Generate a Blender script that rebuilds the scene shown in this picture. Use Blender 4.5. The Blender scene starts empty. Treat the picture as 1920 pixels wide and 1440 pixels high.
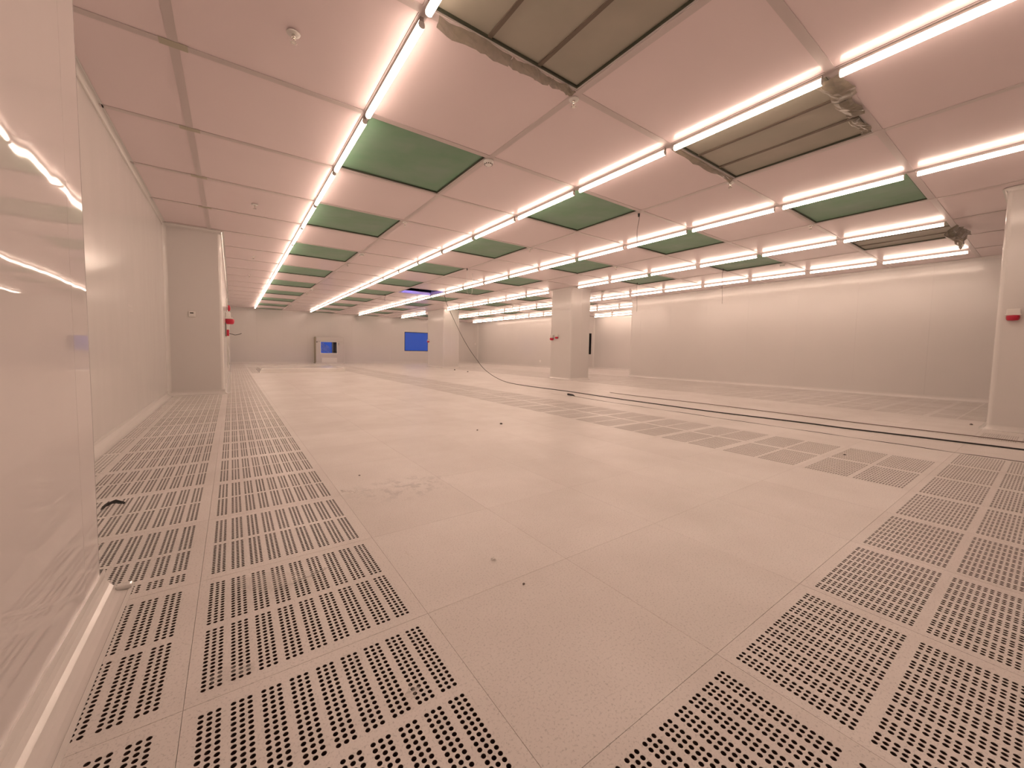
import bpy, bmesh, math, random
from mathutils import Vector, Matrix
random.seed(7)
S = bpy.context.scene
COL = S.collection

# ------------------------------------------------------------------ camera
F_PX, YAW, PITCH, ROLL, EYE = 730.387, 0.6116, -0.06069, 0.01753, 0.83189
PCX, PCY = -12.563, -16.053
fw = Vector((math.sin(YAW) * math.cos(PITCH), math.cos(YAW) * math.cos(PITCH), math.sin(PITCH)))
rt0 = Vector((math.cos(YAW), -math.sin(YAW), 0))
up0 = rt0.cross(fw)
rt = math.cos(ROLL) * rt0 + math.sin(ROLL) * up0
up = -math.sin(ROLL) * rt0 + math.cos(ROLL) * up0
cd = bpy.data.cameras.new('camera')
cam = bpy.data.objects.new('camera', cd)
COL.objects.link(cam)
cd.sensor_fit = 'HORIZONTAL'
cd.sensor_width = 36
cd.lens = F_PX / 1920 * 36
cd.shift_x = -PCX / 1920
cd.shift_y = PCY / 1920
cd.clip_start = 0.02
cd.clip_end = 200
m = Matrix((rt, up, -fw)).transposed().to_4x4()
m.translation = (0, 0, EYE)
cam.matrix_world = m
S.camera = cam
S.cycles.use_light_tree = False             # many equal lamps: plain light sampling is quicker here

# ------------------------------------------------------------------ world: blue dusk seen only through the openings
W = bpy.data.worlds.new('world')
S.world = W
W.use_nodes = True
W.node_tree.nodes['Background'].inputs[0].default_value = (0.075, 0.20, 0.92, 1)
W.node_tree.nodes['Background'].inputs[1].default_value = 0.42

# ------------------------------------------------------------------ lamp light and exposure
LAMP_COLOUR = (1.0, 0.745, 0.585, 1)
LAMP_STRENGTH = 26.8                        # lower face of each diffuser
LAMP_SIDE = 7.4                             # its upright sides, away from the light strip
S.view_settings.view_transform = 'Standard'
S.view_settings.look = 'None'
S.view_settings.gamma = 1
S.view_settings.use_curve_mapping = False
S.view_settings.exposure = 0.0

# ------------------------------------------------------------------ measured layout (metres)
H = 2.831                                   # ceiling
CX0, CY0, CDX, CDY = 0.9734, 3.5073, 1.25166, 1.23019   # ceiling grid
TX0, TY0, T = -0.109, 1.1044, 0.6           # raised floor grid
gx = lambda i: CX0 + i * CDX
gy = lambda j: CY0 + j * CDY
tx = lambda i: TX0 + i * T
ty = lambda j: TY0 + j * T
XN, XL, XF, XR, XB, XC = -0.37, -0.89, -0.12, 12.0, 14.4, 16.5
YS, YN, YP, YQ, YC, YB = -0.72, 1.81, 8.5, 9.15, 15.0, 24.0
FOOT = [(XN, XR, YS, YN), (XL, XR, YN, YP), (XF, XR, YP, YQ), (XF, XB, YQ, YB), (XB, XC, YQ, YC)]

def clip(x0, x1, y0, y1):
    """pieces of a rectangle that lie in the room; one piece when it lies there whole"""
    out = []
    for a, b_, c_, d_ in FOOT:
        u0, u1, v0, v1 = max(x0, a), min(x1, b_), max(y0, c_), min(y1, d_)
        if u1 - u0 > .004 and v1 - v0 > .004: out.append((u0, u1, v0, v1))
    done = True
    while done:                               # join pieces that share a whole edge
        done = False
        for p in out:
            for q in out:
                if p is q: continue
                if abs(p[0] - q[0]) < 1e-6 and abs(p[1] - q[1]) < 1e-6 and abs(p[3] - q[2]) < 1e-6: r = (p[0], p[1], p[2], q[3])
                elif abs(p[2] - q[2]) < 1e-6 and abs(p[3] - q[3]) < 1e-6 and abs(p[1] - q[0]) < 1e-6: r = (p[0], q[1], p[2], p[3])
                else: continue
                out.remove(p); out.remove(q); out.append(r); done = True; break
            if done: break
    return [r for r in out if r[1] - r[0] > .02 and r[3] - r[2] > .02]
def pix(x, y, z):
    d = Vector((x, y, z - EYE))
    w = d.dot(fw)
    if w < 0.05: return None
    return (960 + PCX + F_PX * d.dot(rt) / w, 720 + PCY - F_PX * d.dot(up) / w, w)
def shown(x, y, z, pad=0):
    q = pix(x, y, z)
    return q is not None and -pad < q[0] < 1920 + pad and -pad < q[1] < 1440 + pad

# ------------------------------------------------------------------ materials
MATS = {}
def mat(name, base=(.5, .5, .5), rough=.5, metal=0, spec=.5, emit=None, estr=0):
    M = bpy.data.materials.new(name)
    M.use_nodes = True
    b = M.node_tree.nodes['Principled BSDF']
    b.inputs['Base Color'].default_value = (*base, 1)
    b.inputs['Roughness'].default_value = rough
    b.inputs['Metallic'].default_value = metal
    b.inputs['Specular IOR Level'].default_value = spec
    if emit:
        b.inputs['Emission Color'].default_value = emit
        b.inputs['Emission Strength'].default_value = estr
    MATS[name] = M
    return M
def nodes(M):
    t = M.node_tree
    return t, t.nodes, t.links, t.nodes['Principled BSDF']
def coords(t, kind='Object', scale=(1, 1, 1)):
    tc = t.nodes.new('ShaderNodeTexCoord')
    mp = t.nodes.new('ShaderNodeMapping')
    mp.inputs['Scale'].default_value = scale
    t.links.new(tc.outputs[kind], mp.inputs[0])
    return mp.outputs[0]
def world_pos(t, scale=(1, 1, 1)):
    g = t.nodes.new('ShaderNodeNewGeometry')
    mp = t.nodes.new('ShaderNodeMapping')
    mp.inputs['Scale'].default_value = scale
    t.links.new(g.outputs['Position'], mp.inputs[0])
    return mp.outputs[0]
def noise(t, vec, scale, detail=2, rough=.5):
    n = t.nodes.new('ShaderNodeTexNoise')
    n.inputs['Scale'].default_value = scale
    n.inputs['Detail'].default_value = detail
    n.inputs['Roughness'].default_value = rough
    t.links.new(vec, n.inputs['Vector'])
    return n.outputs['Fac']
def ramp(t, fac, stops):
    r = t.nodes.new('ShaderNodeValToRGB')
    els = r.color_ramp.elements
    while len(els) < len(stops): els.new(.5)
    for e, (p, c) in zip(els, stops):
        e.position = p; e.color = (*c, 1)
    t.links.new(fac, r.inputs[0])
    return r.outputs[0]
def mixc(t, fac, a, b, mode='MIX'):
    x = t.nodes.new('ShaderNodeMix'); x.data_type = 'RGBA'; x.blend_type = mode
    if isinstance(fac, float): x.inputs[0].default_value = fac
    else: t.links.new(fac, x.inputs[0])
    for k, v in ((6, a), (7, b)):
        if isinstance(v, tuple): x.inputs[k].default_value = (*v, 1)
        else: t.links.new(v, x.inputs[k])
    return x.outputs[2]
def bump(t, b, fac, strength, dist):
    n = t.nodes.new('ShaderNodeBump')
    n.inputs['Strength'].default_value = strength
    n.inputs['Distance'].default_value = dist
    t.links.new(fac, n.inputs['Height'])
    t.links.new(n.outputs[0], b.inputs['Normal'])

# painted steel sandwich panels: glossy, faintly wavy
def painted(name, base, rough, wave, freq=2.6):
    M = mat(name, base, rough)
    t, N, L, b = nodes(M)
    v = world_pos(t, (1, 1, .45))
    bump(t, b, noise(t, v, freq, 1.5), 1.0, wave)
    L.new(mixc(t, noise(t, world_pos(t), 1.1, 3), tuple(c * .97 for c in base), tuple(min(1, c * 1.03) for c in base)), b.inputs['Base Color'])
    return M
painted('wall_paint', (.715, .69, .67), .16, .003)
painted('gloss_panel', (.72, .675, .665), .03, .0016, 3.4)
MATS['gloss_panel'].node_tree.nodes['Principled BSDF'].inputs['Specular IOR Level'].default_value = .28
painted('ceiling_paint', (.83, .70, .71), .20, .0012)
mat('trim_paint', (.78, .755, .73), .09)
mat('grid_bar', (.60, .52, .51), .34)
mat('joint_tape', (.47, .43, .34), .5)
mat('backing', (.35, .34, .33), .7)
mat('tile_core', (.075, .045, .035), .6)
mat('concrete', (.06, .05, .045), .9)
mat('white_plastic', (.72, .70, .67), .35)
mat('device_white', (.80, .77, .74), .35)
mat('device_red', (.55, .015, .05), .28)
mat('dark_plastic', (.012, .011, .011), .4)
mat('display', (.05, .045, .04), .2)
mat('steel', (.62, .60, .57), .28, 1)
mat('chrome', (.75, .72, .68), .12, 1)
mat('aluminium', (.60, .58, .56), .3, .9)
mat('box_paint', (.60, .57, .55), .3)
mat('box_side', (.42, .38, .27), .4)
mat('cable_black', (.015, .012, .012), .45)
mat('cable_brown', (.16, .11, .09), .5)
mat('wire_grey', (.12, .10, .09), .5)
mat('lamp_glow', (.9, .9, .9), .4, emit=LAMP_COLOUR, estr=LAMP_STRENGTH)
mat('lamp_glow_side', (.9, .9, .9), .4, emit=LAMP_COLOUR, estr=LAMP_SIDE)
mat('film_sheen', (.80, .77, .74), .14)
mat('work_bulb', (.2, .2, .9), .4, emit=(.25, .22, 1, 1), estr=260)

# raised floor: vinyl with fine flecks, scuffs and a dusty patch
def floor_mat(name, base, tone):
    M = mat(name, base, .36)
    t, N, L, b = nodes(M)
    p = world_pos(t)
    fleck = ramp(t, noise(t, p, 150, 3, .75), [(.34, (0, 0, 0)), (.46, (1, 1, 1))])
    c = mixc(t, fleck, tuple(x * .74 for x in base), base)
    big = ramp(t, noise(t, p, 1.4, 4, .6), [(.35, (.93, .92, .91)), (.68, (1.04, 1.04, 1.04))])
    c = mixc(t, 1.0, c, big, 'MULTIPLY')
    sc = ramp(t, noise(t, world_pos(t, (9, 1.3, 1)), 3.2, 3, .65), [(.70, (1, 1, 1)), (.76, (.90, .88, .86))])
    c = mixc(t, 1.0, c, sc, 'MULTIPLY')
    oi = N.new('ShaderNodeObjectInfo')
    tn = ramp(t, oi.outputs['Random'], [(0, (.97, .965, .96)), (1, (1.02, 1.02, 1.02))])
    c = mixc(t, 1.0, c, tn, 'MULTIPLY')
    if tone:      # dusty dried patch left beside the perforated strip
        mp = N.new('ShaderNodeMapping'); mp.vector_type = 'POINT'
        mp.inputs['Location'].default_value = (-.84, -2.25, 0)
        g = N.new('ShaderNodeNewGeometry'); L.new(g.outputs['Position'], mp.inputs[0])
        gr = N.new('ShaderNodeVectorMath'); gr.operation = 'MULTIPLY'; gr.inputs[1].default_value = (2.5, 4.2, 0)
        L.new(mp.outputs[0], gr.inputs[0])
        ln = N.new('ShaderNodeVectorMath'); ln.operation = 'LENGTH'; L.new(gr.outputs[0], ln.inputs[0])
        patch = ramp(t, ln.outputs['Value'], [(.35, (1, 1, 1)), (1.0, (0, 0, 0))])
        marks = ramp(t, noise(t, p, 14, 6, .72), [(.50, (0, 0, 0)), (.58, (1, 1, 1))])
        fac = N.new('ShaderNodeMath'); fac.operation = 'MULTIPLY'
        L.new(patch, fac.inputs[0]); L.new(marks, fac.inputs[1])
        f2 = N.new('ShaderNodeMath'); f2.operation = 'MULTIPLY'; f2.inputs[1].default_value = .62
        L.new(fac.outputs[0], f2.inputs[0])
        c = mixc(t, f2.outputs[0], c, tuple(x * .62 for x in base))
    L.new(c, b.inputs['Base Color'])
    L.new(ramp(t, noise(t, p, 5, 3), [(.3, (.30, .30, .30)), (.7, (.44, .44, .44))]), b.inputs['Roughness'])
    bump(t, b, noise(t, p, 500, 1), .12, .001)
    return M
floor_mat('tile_vinyl', (.80, .77, .745), True)
floor_mat('tile_perforated', (.79, .76, .735), False)

def filter_mat(name, a, b_):
    M = mat(name, a, .42)
    t, N, L, b = nodes(M)
    o = coords(t)
    L.new(mixc(t, ramp(t, noise(t, o, 2.3, 3), [(.35, (0, 0, 0)), (.7, (1, 1, 1))]), a, b_), b.inputs['Base Color'])
    bump(t, b, noise(t, o, 5, 2), .25, .01)
    return M
filter_mat('filter_green', (.15, .315, .185), (.215, .345, .255))
filter_mat('filter_wrapped', (.36, .345, .28), (.43, .40, .33))
mat('batten', (.15, .115, .085), .5)
mat('edge_shade', (.045, .05, .03), .6)  # near-black colour standing in for shade at the recess edges

def film_mat(name, col, opac, rough=.12, bs=.6):
    M = mat(name, col, rough)
    t, N, L, b = nodes(M)
    tr = N.new('ShaderNodeBsdfTransparent')
    mx = N.new('ShaderNodeMixShader')
    f = ramp(t, noise(t, coords(t), 9, 3), [(.3, (opac * .7,) * 3), (.7, (min(1, opac * 1.3),) * 3)])
    L.new(f, mx.inputs[0]); L.new(tr.outputs[0], mx.inputs[1]); L.new(b.outputs[0], mx.inputs[2])
    L.new(mx.outputs[0], N['Material Output'].inputs[0])
    bump(t, b, noise(t, coords(t), 22, 3), bs, .01)
    return M
film_mat('film_clear', (.78, .74, .70), .20, .08)
film_mat('film_grey', (.25, .215, .16), .9, .3, .3)
film_mat('film_mat', (.80, .77, .74), .35, .14, .1)
def glass_mat():
    M = mat('glass', (1, 1, 1), .02)
    t, N, L, b = nodes(M)
    tr = N.new('ShaderNodeBsdfTransparent'); tr.inputs[0].default_value = (.93, .95, .97, 1)
    gl = N.new('ShaderNodeBsdfGlossy'); gl.inputs['Roughness'].default_value = .02
    fr = N.new('ShaderNodeFresnel'); fr.inputs[0].default_value = 1.45
    mx = N.new('ShaderNodeMixShader')
    L.new(fr.outputs[0], mx.inputs[0]); L.new(tr.outputs[0], mx.inputs[1]); L.new(gl.outputs[0], mx.inputs[2])
    L.new(mx.outputs[0], N['Material Output'].inputs[0])
glass_mat()

# ------------------------------------------------------------------ building helpers
class MB:
    def __init__(s): s.v, s.f, s.sm = [], [], []
    def add(s, vs, fs, smooth=False):
        o = len(s.v); s.v += [tuple(x) for x in vs]
        for f in fs: s.f.append(tuple(o + k for k in f)); s.sm.append(smooth)
        return s
    def box(s, x0, x1, y0, y1, z0, z1):
        return s.add([(x0, y0, z0), (x1, y0, z0), (x1, y1, z0), (x0, y1, z0), (x0, y0, z1), (x1, y0, z1), (x1, y1, z1), (x0, y1, z1)],
                     [(0, 3, 2, 1), (4, 5, 6, 7), (0, 1, 5, 4), (1, 2, 6, 5), (2, 3, 7, 6), (3, 0, 4, 7)])
    def bbox(s, x0, x1, y0, y1, z0, z1, b):          # box with bevelled edges
        bm = bmesh.new()
        bmesh.ops.create_cube(bm, size=1)
        for v in bm.verts:
            v.co = ((x0 + x1) / 2 + v.co.x * (x1 - x0), (y0 + y1) / 2 + v.co.y * (y1 - y0), (z0 + z1) / 2 + v.co.z * (z1 - z0))
        bmesh.ops.bevel(bm, geom=bm.edges[:], offset=b, segments=2, profile=.5, affect='EDGES')
        bm.verts.index_update()
        s.add([v.co[:] for v in bm.verts], [[v.index for v in f.verts] for f in bm.faces], False)
        bm.free(); return s
    def prism(s, prof, fn0, fn1, caps=True, smooth=False, closed=True):   # profile swept from one frame to the next
        n = len(prof)
        vs = [fn0(a, b) for a, b in prof] + [fn1(a, b) for a, b in prof]
        fs = [(k, (k + 1) % n, n + (k + 1) % n, n + k) for k in range(n if closed else n - 1)]
        s.add(vs, fs, smooth)
        if caps and closed:
            s.add(vs[:n], [tuple(range(n))[::-1]]); s.add(vs[n:], [tuple(range(n))])
        return s
    def cyl(s, p0, p1, r0, r1=None, n=16, caps=True, smooth=True):
        r1 = r0 if r1 is None else r1
        p0, p1 = Vector(p0), Vector(p1)
        d = (p1 - p0).normalized()
        a = d.orthogonal().normalized(); b = d.cross(a)
        ring = [(math.cos(2 * math.pi * k / n), math.sin(2 * math.pi * k / n)) for k in range(n)]
        vs = [p0 + r0 * (c * a + q * b) for c, q in ring] + [p1 + r1 * (c * a + q * b) for c, q in ring]
        s.add(vs, [(k, (k + 1) % n, n + (k + 1) % n, n + k) for k in range(n)], smooth)
        if caps: s.add(vs[:n], [tuple(range(n))[::-1]]); s.add(vs[n:], [tuple(range(n))])
        return s
    def lathe(s, prof, n=24, o=(0, 0, 0)):           # (radius, z) profile about z
        vs = [(o[0] + r * math.cos(2 * math.pi * k / n), o[1] + r * math.sin(2 * math.pi * k / n), o[2] + z) for r, z in prof for k in range(n)]
        fs = [(a * n + k, a * n + (k + 1) % n, (a + 1) * n + (k + 1) % n, (a + 1) * n + k) for a in range(len(prof) - 1) for k in range(n)]
        s.add(vs, fs, True); return s
    def tube(s, pts, r, n=6):
        pts = [Vector(p) for p in pts]; rings = []
        up_ = Vector((.13, .21, 1)).normalized()
        for k, p in enumerate(pts):
            d = (pts[min(k + 1, len(pts) - 1)] - pts[max(k - 1, 0)]).normalized()
            a = d.cross(up_)
            if a.length < .05: a = d.cross(Vector((1, 0, 0)))
            a.normalize(); b = d.cross(a)
            rings += [p + r * (math.cos(2 * math.pi * q / n) * a + math.sin(2 * math.pi * q / n) * b) for q in range(n)]
        fs = [(k * n + q, k * n + (q + 1) % n, (k + 1) * n + (q + 1) % n, (k + 1) * n + q) for k in range(len(pts) - 1) for q in range(n)]
        s.add(rings, fs, True)
        s.add(rings[:n], [tuple(range(n))]); s.add(rings[-n:], [tuple(range(n))[::-1]])
        return s
    def mesh(s, name, material):
        me = bpy.data.meshes.new(name)
        me.from_pydata(s.v, [], s.f)
        me.polygons.foreach_set('use_smooth', s.sm)
        me.materials.append(MATS[material])
        me.update()
        bm = bmesh.new(); bm.from_mesh(me)
        bmesh.ops.recalc_face_normals(bm, faces=bm.faces); bm.to_mesh(me); bm.free()
        return me
    def build(s, name, material, parent=None, loc=None, rot=None):
        return link(name, s.mesh(name, material), parent, loc, rot)
def link(name, me, parent=None, loc=None, rot=None):
    o = bpy.data.objects.new(name, me); COL.objects.link(o)
    if parent is not None: o.parent = parent
    if loc is not None: o.location = loc
    if rot is not None: o.rotation_euler = rot
    return o
def tag(o, label=None, cat=None, group=None, kind=None):
    if label: o['label'] = label
    if cat: o['category'] = cat
    if group: o['group'] = group
    if kind: o['kind'] = kind
    return o
def thing(name, loc, label, cat, group=None, rot=None):
    o = bpy.data.objects.new(name, None); COL.objects.link(o)
    o.empty_display_size = .1; o.location = loc
    if rot: o.rotation_euler = rot
    return tag(o, label, cat, group)
def struct(o, label=None):
    o['kind'] = 'structure'
    if label: o['label'] = label
    return o
ORD = ['', 'first', 'second', 'third', 'fourth', 'fifth', 'sixth', 'seventh', 'eighth', 'ninth', 'tenth', 'eleventh', 'twelfth',
       'thirteenth', 'fourteenth', 'fifteenth', 'sixteenth', 'seventeenth', 'eighteenth', 'nineteenth', 'twentieth']

# ================================================================== FLOOR
floor = struct(MB().box(XL - .2, XC + .2, YS - .2, YB + .2, -.50, -.42).build('floor', 'concrete'),
               'raised floor of pale vinyl tiles with perforated strips')
def perforated(name, w, d, cols, rows, r, n=12, deep=.028):
    """a tile with real round holes; cols/rows are hole centres measured from the tile's corner"""
    b, core = MB(), []
    def bands(cs, total):
        p = min(cs[k + 1] - cs[k] for k in range(len(cs) - 1)) * .999
        out, last = [], 0.0
        for c in cs:
            a, e = c - p / 2, c + p / 2
            if a - last > 1e-5: out.append((last, a, None))
            out.append((max(a, last), e, c)); last = e
        if total - last > 1e-5: out.append((last, total, None))
        return out
    bx, by = bands(cols, w), bands(rows, d)
    ang = [math.radians(45 + 360 / n * k) for k in range(n)]
    q = n // 4
    for x0, x1, cx in bx:
        run = None
        for y0, y1, cy in by:
            if cx is None or cy is None:
                b.add([(x0, y0, 0), (x1, y0, 0), (x1, y1, 0), (x0, y1, 0)], [(0, 1, 2, 3)])
                continue
            vs = [(x1, y1, 0), (x0, y1, 0), (x0, y0, 0), (x1, y0, 0)]
            vs += [(cx + r * math.cos(a), cy + r * math.sin(a), 0) for a in ang]
            vs += [(cx + r * math.cos(a), cy + r * math.sin(a), -.0010) for a in ang]
            vs += [(cx + r * math.cos(a), cy + r * math.sin(a), -deep) for a in ang]
            fs, t0 = [], len(b.f)
            for s_ in range(4):
                A, Bc = s_, (s_ + 1) % 4
                ring = [4 + (s_ * q + k) % n for k in range(q + 1)]
                h_ = len(ring) // 2
                for k in range(h_ - 1 + (len(ring) % 2)): fs.append((A, ring[k + 1], ring[k]))
                kk = h_ - 1 + (len(ring) % 2)
                fs.append((A, Bc, ring[kk + 1], ring[kk]) if kk + 1 < len(ring) else (A, Bc, ring[kk]))
                for k in range(kk + 1, len(ring) - 1): fs.append((Bc, ring[k + 1], ring[k]))
            fs += [(4 + k, 4 + (k + 1) % n, 4 + n + (k + 1) % n, 4 + n + k) for k in range(n)]
            b.add(vs, fs)
            core.extend(range(len(b.f), len(b.f) + n))
            b.add([], [tuple(4 + q - len(vs) for q in (n + k, n + (k + 1) % n, 2 * n + (k + 1) % n, 2 * n + k)) for k in range(n)])
    for x0, y0, x1, y1 in ((0, 0, w, 0), (w, 0, w, d), (w, d, 0, d), (0, d, 0, 0)):
        b.add([(x0, y0, 0), (x1, y1, 0), (x1, y1, -deep), (x0, y0, -deep)], [(0, 1, 2, 3)])
    me = bpy.data.meshes.new(name)
    me.from_pydata(b.v, [], b.f); me.materials.append(MATS['tile_perforated']); me.materials.append(MATS['tile_core'])
    for k in core: me.polygons[k].material_index = 1
    me.update()
    return me
G = .0010                                   # tile joint
w_ = T - G
HR = .0056
cols = [.034 + g * .0602 + k * .016 for g in range(9) for k in (0, 1, 2)]
rp = .01496
rows = [.040 + rp * k for k in range(17)] + [.040 + rp * (18.6 + k) for k in range(17)]
PERF = perforated('perforated_tile', w_, w_, cols, rows, HR)
PERF_FAR = perforated('perforated_tile_far', w_, w_, cols, rows, HR, 8)
cut_c = [.048 + .021 * k for k in range(6)]
CUT = perforated('cut_perforated_tile', .170, w_, cut_c, [.03 + .0345 * (k + .5) for k in range(16)], .0072)
def solid_mesh(w, d):
    return MB().box(0, w, 0, d, -.03, 0).mesh('floor_tile', 'tile_vinyl')
SOLID = solid_mesh(w_, w_)
def is_perf(i, j):
    if i in (-1, 0) and j >= -3: return True
    if i == 1 and 23 <= j <= 30: return True
    if 1 <= i <= 8 and j in (-2, -3): return True
    if i in (6, 7) and -1 <= j <= 33: return True
    if 14 <= i <= 19 and -1 <= j <= 15: return True
    if 14 <= i <= 17 and 16 <= j <= 28: return True
    if i == 11 and j == -2: return True
    return False
solids, far = [], MB()
nperf = 0
COLUMNS = [(8.46, 9.29, 8.62, 9.55), (8.30, 9.15, 17.05, 18.9), (7.42, 8.28, -.716, .48)]
for i in range(-2, 28):
    for j in range(-9, 39):
        x0, y0 = tx(i) + G / 2, ty(j) + G / 2
        x1, y1 = x0 + w_, y0 + w_
        for u0, u1, v0, v1 in clip(x0, x1, y0, y1):
            full = u1 - u0 > w_ - 1e-4 and v1 - v0 > w_ - 1e-4
            vis = any(shown(u0 + (u1 - u0) * s_, v0 + (v1 - v0) * q, 0, 40) for s_ in (0, .5, 1) for q in (0, .5, 1))
            if i == -2 and v0 > 1.5 and v1 < 8.6 and vis:
                if v1 - v0 > w_ - 1e-4:
                    link('cut_perforated_tile', CUT, floor, (x1 - .170, v0, 0)); nperf += 1
                    continue
            if full and is_perf(i, j) and vis:
                dist = math.hypot((u0 + u1) / 2, (v0 + v1) / 2)
                link('perforated_tile', PERF if dist < 6 else PERF_FAR, floor, (u0, v0, 0)); nperf += 1
                continue
            if is_perf(i, j) and vis and u1 - u0 > .1 and v1 - v0 > .1:      # cut to fit along a wall
                cc = [c - (u0 - x0) for c in cols if u0 + .045 < x0 + c < u1 - .012]
                rr_ = [r - (v0 - y0) for r in rows if v0 + .012 < y0 + r < v1 - .012]
                if len(cc) > 1 and len(rr_) > 1:
                    link('perforated_tile', perforated('perforated_tile_cut', u1 - u0, v1 - v0, cc, rr_, HR), floor, (u0, v0, 0)); nperf += 1
                    continue
            # seams opened up along two joints beside the cable
            if i in (8,): u1 -= random.choice((0, .001, .002, .004, .009)) if j < 8 else 0
            if i in (10,) and j < 7: u1 -= .010
            cx, cy = (u0 + u1) / 2, (v0 + v1) / 2
            q = pix(cx, cy, 0)
            if vis and q:
                solids.append((1 / (q[2] ** 3) * (u1 - u0) * (v1 - v0), u0, u1, v0, v1))
            else:
                far.box(u0, u1, v0, v1, -.03, 0)
solids.sort(reverse=True)
cache = {}
for k, (_, u0, u1, v0, v1) in enumerate(solids):
    if k < 300:
        key = (round(u1 - u0, 4), round(v1 - v0, 4))
        me = cache.get(key) or cache.setdefault(key, solid_mesh(*key))
        link('floor_tile', me, floor, (u0, v0, 0))
    else:
        far.box(u0, u1, v0, v1, -.03, 0)
tag(far.build('floor_tiles', 'tile_vinyl', floor), kind='stuff')

# ================================================================== WALLS
def wall(name, x0, y0, x1, y1, nx, ny, label, holes=(), pw=1.18, start=0.0, pm='wall_paint', e0=0.0, e1=0.0, z0=-.42, z1=H + .9):
    """inner face runs (x0,y0)->(x1,y1); (nx,ny) points into the room; holes are (s0,s1,za,zb) along the run"""
    Ln = math.hypot(x1 - x0, y1 - y0); ux, uy = (x1 - x0) / Ln, (y1 - y0) / Ln
    P = lambda s, o, z: (x0 + ux * s + nx * o, y0 + uy * s + ny * o, z)
    def slab(b, s0, s1, o0, o1, za, zb):
        vs = [P(s0, o0, za), P(s1, o0, za), P(s1, o1, za), P(s0, o1, za), P(s0, o0, zb), P(s1, o0, zb), P(s1, o1, zb), P(s0, o1, zb)]
        b.add(vs, [(0, 3, 2, 1), (4, 5, 6, 7), (0, 1, 5, 4), (1, 2, 6, 5), (2, 3, 7, 6), (3, 0, 4, 7)])
    def cutup(s0, s1, za, zb):
        out = [(s0, s1, za, zb)]
        for h0, h1, ha, hb in holes:
            nxt = []
            for a, b_, c_, d_ in out:
                if h1 <= a or h0 >= b_ or hb <= c_ or ha >= d_: nxt.append((a, b_, c_, d_)); continue
                if a < h0: nxt.append((a, h0, c_, d_))
                if h1 < b_: nxt.append((h1, b_, c_, d_))
                if c_ < ha: nxt.append((max(a, h0), min(b_, h1), c_, ha))
                if hb < d_: nxt.append((max(a, h0), min(b_, h1), hb, d_))
            out = nxt
        return out
    back = MB()
    for a, b_, c_, d_ in cutup(.052 if e0 else 0, Ln - (.052 if e1 else 0), z0, z1): slab(back, a, b_, -.09, -.045, c_, d_)
    root = struct(back.build(name, 'backing'), label)
    cuts, s = [e0], start if start > 0 else pw
    while s < Ln - e1 - .05:
        if s > e0 + .05: cuts.append(s)
        s += pw
    cuts.append(Ln - e1)
    for a, b_ in zip(cuts, cuts[1:]):
        pb = MB()
        for q in cutup(a + .0005, b_ - .0005, 0, H + .04): slab(pb, q[0], q[1], -.045, 0, q[2], q[3])
        pb.build('wall_panel', pm, root)
    return root
R = .05     # rounded corner covers
wall('wall_left', XN, YS, XN, YN, 1, 0, 'glossy boxed-out wall section beside the camera', e1=R, start=2.34, pw=2.4, pm='gloss_panel')
wall('wall_left_return', XN, YN, XL, YN, 0, 1, 'short return behind the near boxed-out wall', e0=R)
wall('wall_left_recess', XL, YN, XL, YP, 1, 0, 'recessed stretch of the left wall', start=3.9, pw=2.4)
wall('wall_left_pier', XL, YP, XF, YP, 0, -1, 'pier face with the thermostat', e1=R)
wall('wall_left_far', XF, YP, XF, YB, 1, 0, 'far stretch of the left wall with alarm devices', e0=R)
PBX = (4.0, 4.82, .59, 1.20)               # pass box window
WBX = (8.97, 10.62, .77, 1.985)            # back window
wall('wall_back', XF, YB, XB, YB, 0, -1, 'back wall with pass box and blue window',
     holes=((PBX[0] - XF, PBX[1] - XF, PBX[2], PBX[3]), (WBX[0] - XF, WBX[1] - XF, WBX[2], WBX[3])))
wall('wall_right_far', XB, YC, XB, YB, -1, 0, 'far right wall behind the columns', e0=R, start=4.2, pw=3.6)
WSX = (14.9, 16.285, .77, 1.93)
wall('wall_alcove', XB, YC, XC, YC, 0, -1, 'short wall with a window behind the middle column', holes=((WSX[0] - XB, WSX[1] - XB, WSX[2], WSX[3]),), e0=R)
wall('wall_alcove_side', XC, YQ, XC, YC, -1, 0, 'side wall of the far right alcove')
wall('wall_right_return', XR, YQ, XC, YQ, 0, 1, 'return at the far end of the long right wall', e0=R)
wall('wall_right', XR, YS, XR, YQ, -1, 0, 'long lit right wall', e1=R)
wall('wall_front', XN, YS, XR, YS, 0, 1, 'wall behind the camera')

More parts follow.
